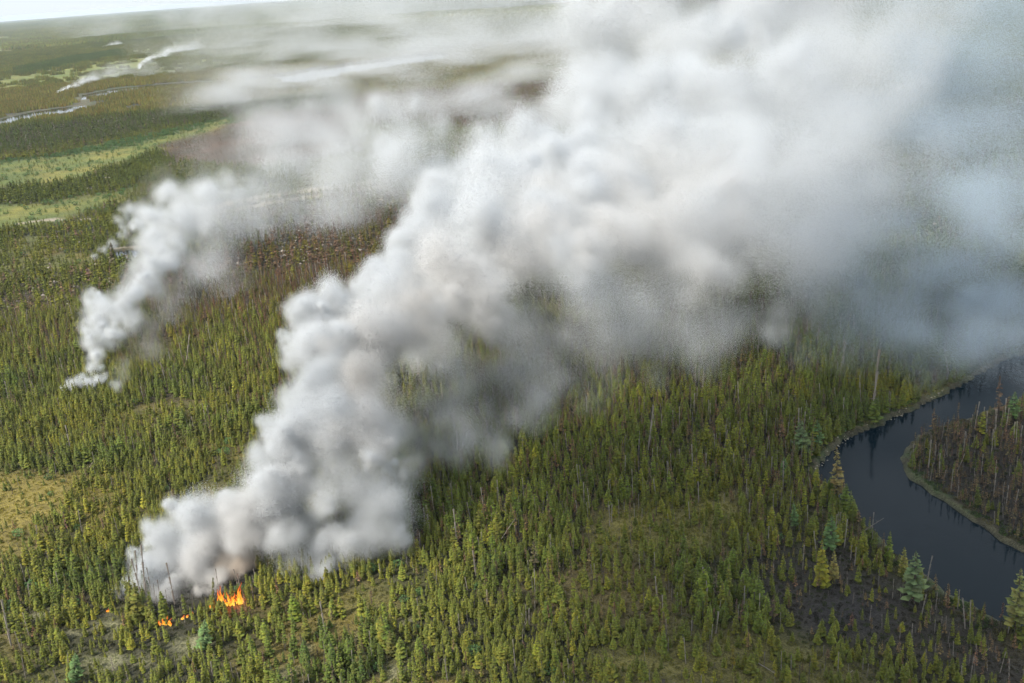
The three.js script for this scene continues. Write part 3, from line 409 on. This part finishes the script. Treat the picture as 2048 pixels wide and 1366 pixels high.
// ------------------------------------------------------------------ smoke: clouds of fine ash flakes, dense where the plume is dense
// one cloudlet of unit radius: lobes of soft puffs of flakes whose sizes give it the wanted optical depth through the middle
function cloudlet(n, tau, { puffs = 120, lobes = 9, spread = [0.08, 0.2], gaps = 0, warp = 0.3, fill = 0.35 } = {}) {
  const s = Math.sqrt(tau * Math.PI / 0.2165 / n) / Math.sqrt(3), p = new Float32Array(n * 9), nn = new Float32Array(n * 9), w3 = new V3(), v = new V3(), a = new V3(), b = new V3(), u = new V3(), C0 = [], o = U(0, 90);
  const L = [...Array(lobes)].map(() => ({ c: new V3(N1(), N1(), N1()).normalize().multiplyScalar(U(0.42, 0.72)), r: U(0.26, 0.48) }));
  while (C0.length < puffs) {
    u.set(N1(), N1(), N1()).normalize();
    if (R() > fill) { const l = L[Math.floor(R() * lobes)]; u.multiplyScalar(l.r * Math.cbrt(R())).add(l.c); } else u.multiplyScalar(0.85 * Math.cbrt(R()));
    const x = u.x + o, y = u.y, z = u.z;
    u.x += warp * ns(x * 1.3, y * 1.3, z * 1.3) + warp * 0.4 * ns(x * 4, y * 4, z * 4 + 5); u.y += warp * ns(x * 1.3 + 7, y * 1.3, z * 1.3) + warp * 0.4 * ns(x * 4 + 3, y * 4, z * 4); u.z += warp * ns(x * 1.3, y * 1.3 + 9, z * 1.3);
    if (gaps && ns(u.x * 1.9 + o, u.y * 2.4 + 3, u.z * 1.9) + 0.5 * ns(u.x * 4.5, u.y * 5.5, u.z * 4.5 + o) < gaps - 0.75 + 0.3 * R()) continue;
    C0.push([u.clone(), U(spread[0], spread[1])]);
  }
  const w = C0.reduce((t, c) => t + c[1] * c[1], 0); let i = 0;
  for (const [c, q] of C0) {
    const m = Math.min(n - i, Math.ceil(n * q * q / w));
    for (let j = 0; j < m; j++, i++) {
      do v.set(N1(), N1(), N1()); while (v.lengthSq() > 3.6);
      w3.copy(v).multiplyScalar(0.22).addScaledVector(c, 0.55); w3.y += 0.75; w3.normalize(); v.multiplyScalar(q).add(c); // the flakes of a billow lean the way its surface faces
      a.set(N1(), N1(), N1()).normalize().multiplyScalar(0.95).add(w3).normalize(); b.set(N1(), N1(), N1()).cross(a).normalize();
      for (let k = 0; k < 3; k++) { const e = Math.cos(k * 2.0944) * s, d = Math.sin(k * 2.0944) * s; p.set([v.x + a.x * e + b.x * d, v.y + a.y * e + b.y * d, v.z + a.z * e + b.z * d], i * 9 + k * 3); w3.toArray(nn, i * 9 + k * 3); }
    }
  }
  const g = new THREE.BufferGeometry(); g.setAttribute('position', new THREE.BufferAttribute(p.subarray(0, i * 9), 3)); g.setAttribute('normal', new THREE.BufferAttribute(nn.subarray(0, i * 9), 3)); return g;
}
const LETS = [[0.12, 110000, 40, 0.15, 1], [0.3, 160000, 55, 0.15, 1], [0.7, 185000, 120, 0.2, 2], [1.5, 175000, 150, 0.08, 2], [3.0, 70000,110, 0, 1]].map(([tau, n, puffs, gaps, many]) => ({ tau, geos: [...Array(many)].map(() => cloudlet(n, tau, { puffs, gaps, spread: tau < 0.5 ? [0.22, 0.42] : tau < 2 ? [0.12, 0.28] : [0.14, 0.26], lobes: tau < 0.5 ? 5 : 9, warp: tau < 0.5 ? 0.55 : 0.35 })) }));
const SHADE_CLOUD = cloudlet(5000, 1.2, { puffs: 90, spread: [0.16, 0.34], gaps: 0.2, lobes: 6, warp: 0.6 });  // coarse cloudlet for the unseen smoke added overhead to shade the ground
const smokeMat = new THREE.MeshPhysicalMaterial({ color: rgb(0.92, 0.93, 0.94), roughness: 1, specularIntensity: 0, transmission: 0.7, thickness: 0, side: THREE.DoubleSide });
const curve = (pts) => (y) => { if (y >= pts[0][0]) return pts[0][1]; for (let i = 1; i < pts.length; i++) if (y >= pts[i][0]) { const k = (pts[i - 1][0] - y) / (pts[i - 1][0] - pts[i][0]); return pts[i - 1][1] + (pts[i][1] - pts[i - 1][1]) * k; } return pts[pts.length - 1][1]; };
// blobs: [x, y, radius, optical depth, colour]; share(y) = how far along the line of sight to the ground the smoke hangs
function smoke(label, blobs, share, { thin = false, dim = 1, path = false, shadeClouds = [], max = 1100, flat = 1, kids = thin || path ? 0 : 2 } = {}) {
  const lists = new Map();
  const put = (tau, c, r, col) => { const f = U(0.985, 1.015), q = LETS.reduce((x, y) => Math.abs(Math.log(y.tau / tau)) < Math.abs(Math.log(x.tau / tau)) ? y : x), k = q.geos[Math.floor(R() * q.geos.length)]; if (!lists.has(k)) lists.set(k, []); lists.get(k).push({ x: c.x, y: Math.max(c.y, r * 0.25), z: c.z, h: r * flat, w: r, a: U(0, 6.28), l: N1() * 0.15, c: col.map((v) => v * f) }); };
  const blob = (c, r, rp, tau, col) => {
    const T = tau * dim; if (T > 1.6) { put(3, c, r * U(0.64, 0.76), col); put(0.7, c, r * 1.05, col); } else put(T * U(0.7, 1), c, r * U(0.9, 1.1), col);
    if (rp > 14) for (let i = 0; i < kids; i++) { const u = new V3(N1(), N1(), N1()).normalize().multiplyScalar(r * U(0.5, 0.95)); u.y *= flat; put(Math.min(1.5, T * U(0.35, 0.9)), u.add(c), r * U(0.32, 0.6), col); }
  };
  if (path) { const b = []; blobs.forEach((o, i) => { const q = blobs[i + 1]; b.push(o); if (q) for (let k = 1; k < 4; k++) b.push(o.slice(0, 4).map((v, j) => v + (q[j] - v) * k / 4)); }); blobs = b; dim *= 0.5; }
  if (!path) blobs = blobs.flatMap(([x, y, r, t, c]) => r < (thin ? 100 : 125) ? [[x, y, r, t, c]] : [0, 1, 2, 3].map((i) => [x + r * 0.5 * Math.cos(i * 1.57 + x), y + r * 0.5 * Math.sin(i * 1.57 + x), r * U(0.55, 0.75), t * U(0.6, 1.0), c]));
  for (const [px, py, rp, tau, col = [0.955, 0.975, 0.995]] of blobs) { const d = ray(px, py), gd = d.y < -0.02 ? -200 / d.y : 1e5, k = Math.min(share(py, px) * gd, max); blob(d.multiplyScalar(k).add(camera.position), rp / F * k, rp, tau, col); }
  const g = new THREE.Group(); for (const [k, l] of lists) instances(k, smokeMat, l, 'cloudlets', g); if (shadeClouds.length) instances(SHADE_CLOUD, smokeMat, shadeClouds.map(([x, y, z, r]) => ({ x, y, z, h: r, w: r, a: U(0, 6.28), l: 0, c: [0.965, 0.97, 0.975] })), 'cloudlets', g); tag(add(g, 'smoke_plume'), label, 'smoke', null, 'stuff'); for (const l of lists.values()) count += l.length;
}
let count = 0;
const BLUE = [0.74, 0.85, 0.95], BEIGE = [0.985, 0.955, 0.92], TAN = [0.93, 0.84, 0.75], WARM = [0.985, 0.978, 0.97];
const main = curve([[1240, 1.0], [1190, 1.0], [1110, 0.985], [1050, 0.93], [960, 0.85], [840, 0.76], [640, 0.67], [400, 0.62], [230, 0.56], [100, 0.45], [0, 0.3]]);
smoke('large white smoke plume rising from the flames and spreading to the upper right', [
  [245, 1190, 18, 1.13], [265, 1180, 26, 1.89], [300, 1170, 46, 2.83], [330, 1195, 34, 1.89, WARM], [285, 1120, 34, 2.08], [340, 1110, 70, 2.83], [400, 1060, 78, 2.83], [445, 1085, 74, 2.83, WARM], [390, 1155, 55, 2.46, WARM], [430, 1170, 36, 1.89, BEIGE], [470, 1120, 42, 2.27, TAN], [455, 1140, 34, 1.51, TAN], [370, 1020, 40, 1.89], [440, 1010, 42, 2.08], [320, 1060, 40, 1.89],
  [520, 1040, 80, 3, WARM], [555, 985, 90, 3.6], [590, 1080, 75, 2.4], [650, 1110, 55, 2], [700, 1080, 70, 1.5], [765, 1050, 60, 1.2], [640, 1140, 34, 1.6], [680, 965, 75, 1.1], [650, 920, 50, 1.0], [760, 980, 75, 1.3], [820, 930, 34, 0.9], [540, 920, 50, 2], [590, 890, 80, 3], [650, 860, 90, 3], [720, 870, 85, 2.8, WARM], [770, 900, 55, 1.1], [560, 860, 40, 2], [640, 800, 80, 3], [730, 790, 90, 3, BEIGE],
  [650, 720, 85, 3], [620, 640, 55, 2.4], [665, 620, 65, 2.8], [600, 690, 40, 1.6], [740, 680, 110, 3.2, WARM], [780, 620, 95, 3], [830, 650, 90, 2.2, BEIGE], [720, 600, 50, 2.2], [800, 560, 60, 2.4], [880, 560, 105, 3, WARM], [830, 490, 60, 2.4], [870, 460, 80, 2.8], [960, 480, 120, 3], [950, 570, 95, 1.8, WARM], [900, 400, 80, 2.2], [1000, 400, 110, 2.6], [1060, 490, 120, 2.2, WARM], [1100, 400, 130, 2.6], [1080, 310, 90, 2.2], [1180, 440, 130, 1.9, WARM], [1180, 340, 130, 2.4], [1150, 560, 90, 0.7],
], main, { dim: 0.52, spread: [0.07, 0.17], lobes: 12, warp: 0.28, gaps: 0.1 });
const deck = curve([[720, 0.86], [560, 0.74], [400, 0.64], [230, 0.56], [100, 0.42], [0, 0.26], [-200, 0.2]]);
smoke('broad drifting smoke bank filling the upper right beyond the main plume, plus added unseen smoke overhead shading the ground', [
  [1240, 250, 150, 2.0], [1330, 400, 150, 2.2, WARM], [1300, 510, 120, 0.9], [1420, 470, 140, 1.3, WARM], [1450, 360, 150, 1.7], [1380, 240, 150, 1.8], [1270, 120, 150, 2.0], [1330, 20, 150, 1.8], [1480, 120, 150, 1.6], [1560, 240, 150, 1.4], [1580, 380, 150, 1.0], [1560, 500, 120, 0.7], [1450, 600, 100, 0.5], [1320, 610, 90, 0.55], [1220, 620, 80, 0.6], [1620, 60, 170, 1.3], [1500, -60, 170, 1.4], [1700, 170, 150, 0.9], [1720, 330, 150, 0.8], [1800, 60, 170, 0.8], [1680, 480, 110, 0.6], [1330, -120, 170, 1.4], [1180, 180, 110, 1.2], [1150, 80, 120, 0.9],
], deck, { dim: 0.5, kids: 0, spread: [0.13, 0.3], lobes: 8, warp: 0.4, gaps: 0.15, max: 1300, shadeClouds: [[1560, 1180], [1690, 1100], [1820, 1190], [1960, 1290], [1740, 1300], [1900, 1060], [2010, 940], [1610, 1310], [1880, 1370], [1480, 1280], [2100, 1150], [1180, 960, 50], [1290, 930], [1420, 920], [1540, 910], [1650, 870], [1400, 1020, 50], [1530, 1040], [1760, 800], [1700, 960], [2060, 650, 80], [1880, 660, 70]].map(([x, y, r = 62]) => at(x, y).addScaledVector(SUN, 480 / SUN.y).toArray().concat(r)) });  // out-of-view cloudlets added up-sun of each ground spot they darken
smoke('billowing pale smoke lobes behind the upper left side of the main plume', [
  [720, 230, 50, 1.1], [760, 270, 80, 1.3], [800, 215, 50, 1.1], [850, 250, 60, 1.2], [830, 330, 90, 1.5], [930, 285, 75, 1.3], [1000, 320, 80, 1.5], [930, 370, 90, 1.6], [1070, 265, 60, 1.4], [740, 330, 80, 0.6], [660, 300, 70, 0.4], [700, 380, 70, 0.25],
], () => 0.74, { kids: 1, dim: 0.42, spread: [0.1, 0.24], lobes: 10, warp: 0.35, gaps: 0.1 });
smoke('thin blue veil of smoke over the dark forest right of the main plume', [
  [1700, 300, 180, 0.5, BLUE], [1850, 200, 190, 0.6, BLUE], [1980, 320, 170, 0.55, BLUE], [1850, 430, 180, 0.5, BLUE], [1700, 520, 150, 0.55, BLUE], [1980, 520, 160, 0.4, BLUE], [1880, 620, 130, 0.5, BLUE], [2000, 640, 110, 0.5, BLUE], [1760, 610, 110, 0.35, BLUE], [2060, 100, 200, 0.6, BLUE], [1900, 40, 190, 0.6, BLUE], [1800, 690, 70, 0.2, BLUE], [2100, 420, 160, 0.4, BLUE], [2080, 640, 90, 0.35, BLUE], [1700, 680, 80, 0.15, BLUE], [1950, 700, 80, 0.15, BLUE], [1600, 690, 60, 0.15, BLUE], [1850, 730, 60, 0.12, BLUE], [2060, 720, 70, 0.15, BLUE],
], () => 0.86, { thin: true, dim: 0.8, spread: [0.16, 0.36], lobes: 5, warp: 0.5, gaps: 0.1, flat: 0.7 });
smoke('ragged grey wisps hanging low between the main plume and the dark forest', [
  [1000, 640, 80, 1.0], [1080, 680, 80, 0.9], [1180, 690, 80, 0.8], [1280, 680, 80, 0.8], [1380, 680, 70, 0.8], [1460, 660, 70, 0.9], [1530, 640, 55, 0.9], [1555, 670, 30, 0.6], [1100, 760, 70, 0.7], [1180, 770, 60, 0.4], [1020, 740, 70, 0.6], [930, 740, 60, 0.7], [880, 800, 60, 0.7], [950, 840, 60, 0.7], [1050, 830, 60, 0.7], [1000, 900, 45, 0.7], [900, 900, 50, 0.7], [860, 700, 70, 1.2], [1420, 720, 50, 0.5], [1310, 740, 50, 0.4], [850, 860, 50, 0.6], [1640, 620, 40, 0.35],
], () => 0.90, { thin: true, dim: 0.42, spread: [0.12, 0.3], lobes: 7, warp: 0.6, gaps: 0.35 });
smoke('second smaller smoke plume rising in the left forest', [
  [128, 776, 9, 1.4], [142, 768, 14, 2], [160, 762, 18, 2.4], [180, 764, 18, 2.2], [200, 758, 15, 1.4], [190, 735, 20, 2], [192, 710, 24, 2.2], [190, 680, 30, 2.4], [186, 650, 32, 2.4], [195, 620, 34, 2.4], [183, 595, 22, 1.8], [225, 625, 34, 2], [228, 670, 28, 1.4], [250, 600, 40, 2], [285, 565, 42, 2], [265, 640, 36, 1], [300, 530, 46, 2], [300, 480, 38, 2], [340, 500, 46, 1.7], [310, 440, 42, 1.8], [350, 450, 50, 1.8], [290, 430, 28, 1.1], [385, 410, 50, 1.5], [345, 395, 40, 1.2], [420, 440, 50, 1.1], [400, 380, 36, 0.9], [270, 420, 26, 0.6], [430, 395, 48, 0.7], [470, 420, 55, 0.55], [480, 370, 50, 0.6], [540, 385, 60, 0.45], [450, 480, 50, 0.5],
], curve([[790, 0.985], [760, 0.965], [600, 0.88], [430, 0.82], [350, 0.8]]), { spread: [0.09, 0.2], lobes: 9, warp: 0.3, gaps: 0.12, dim: 0.45, kids: 1 });
smoke('grey veil of smoke between the second plume and the main plume', [
  [460, 470, 70, 0.35], [540, 440, 90, 0.5], [640, 430, 90, 0.4], [740, 420, 70, 0.35], [400, 540, 70, 0.5], [330, 620, 50, 0.35], [370, 580, 50, 0.35], [460, 560, 60, 0.3], [460, 350, 70, 0.28], [540, 320, 80, 0.4], [620, 310, 100, 0.7], [560, 270, 80, 0.5], [690, 330, 60, 0.3], [520, 230, 70, 0.4], [620, 240, 70, 0.4], [300, 690, 40, 0.2], [230, 770, 16, 0.4], [245, 740, 22, 0.3], [320, 370, 40, 0.3],
], () => 0.93, { thin: true, dim: 0.55, spread: [0.14, 0.34], lobes: 6, warp: 0.6, gaps: 0.2, max: 1500 });
smoke('wide pale haze of smoke drifting over the far lake', [
  [420, 160, 105, 0.15], [500, 130, 120, 0.21], [600, 110, 135, 0.30], [720, 90, 150, 0.36], [850, 60, 165, 0.42], [980, 90, 165, 0.42], [1080, 40, 180, 0.48], [1000, 170, 135, 0.27], [860, 160, 135, 0.24], [700, 170, 120, 0.21], [560, 190, 105, 0.21], [1120, 150, 135, 0.36], [720, 20, 165, 0.30], [900, 0, 180, 0.36], [560, 50, 135, 0.15], [420, 200, 90, 0.18], [300, 44, 110, 0.12], [500, 30, 130, 0.22], [200, 66, 80, 0.1], [420, 60, 100, 0.2],
], () => 0.88, { thin: true, dim: 1.35, spread: [0.2, 0.42], lobes: 5, warp: 0.6, gaps: 0.15, max: 7500, flat: 0.45 });
smoke('far small plume leaning right beside the upstream channel', [[114, 188, 4, 1.6], [122, 184, 6, 1.6], [134, 180, 8, 1.2], [150, 176, 10, 0.9], [170, 168, 13, 0.5], [195, 162, 16, 0.4], [225, 155, 18, 0.35], [260, 150, 20, 0.3], [300, 150, 22, 0.25]], () => 0.985, { spread: [0.12, 0.3], lobes: 5, warp: 0.4, max: 9000, path: true });
smoke('far plume trailing right behind the channel', [[278, 137, 4, 1.5], [284, 131, 7, 1.4], [296, 125, 9, 1.1], [312, 119, 11, 0.9], [330, 114, 13, 0.7], [350, 108, 14, 0.5], [375, 104, 16, 0.4], [400, 100, 18, 0.3]], () => 0.985, { spread: [0.12, 0.3], lobes: 5, warp: 0.4, max: 9000, path: true });
smoke('tiny farthest plume left of the dark green wood', [[167, 106, 3.5, 1.2], [173, 102, 5, 1.0], [180, 99, 5, 0.5]], () => 0.985, { spread: [0.15, 0.35], lobes: 4, max: 9000, path: true, thin: true });
smoke('faint far plume right of the tiniest one', [[205, 101, 4, 0.8], [214, 97, 6, 0.8], [226, 94, 8, 0.6], [240, 93, 9, 0.4]], () => 0.985, { spread: [0.15, 0.35], lobes: 4, max: 9000, path: true, thin: true });
smoke('faint wisp rising from the far lake shore', [[873, 102, 3, 0.7], [875, 94, 3, 0.6], [878, 87, 4, 0.6], [882, 80, 5, 0.4]], () => 0.985, { spread: [0.2, 0.4], lobes: 3, max: 9000, path: true, thin: true });
smoke('thin wisp drifting over the small pond', [[190, 512, 7, 0.5], [205, 500, 12, 0.5], [225, 488, 13, 0.4], [245, 470, 14, 0.4], [245, 440, 14, 0.5], [262, 420, 14, 0.5], [250, 455, 10, 0.4]], () => 0.95, { thin: true, spread: [0.14, 0.3], lobes: 5, warp: 0.5, max: 2000 });
smoke('small detached blue puff left of the main plume', [[568, 672, 17, 0.9], [572, 690, 14, 0.5], [580, 710, 10, 0.3], [585, 730, 16, 0.4]], () => 0.8, { thin: true, spread: [0.16, 0.3], lobes: 6 });
scene.fog = new THREE.FogExp2(rgb(0.78, 0.89, 1.0), 0.000018);
console.log('puffs', count, 'near', Object.values(sets).map((l) => l.length), 'far', Object.values(farSets).map((l) => l.length));
renderer.render(scene, camera);
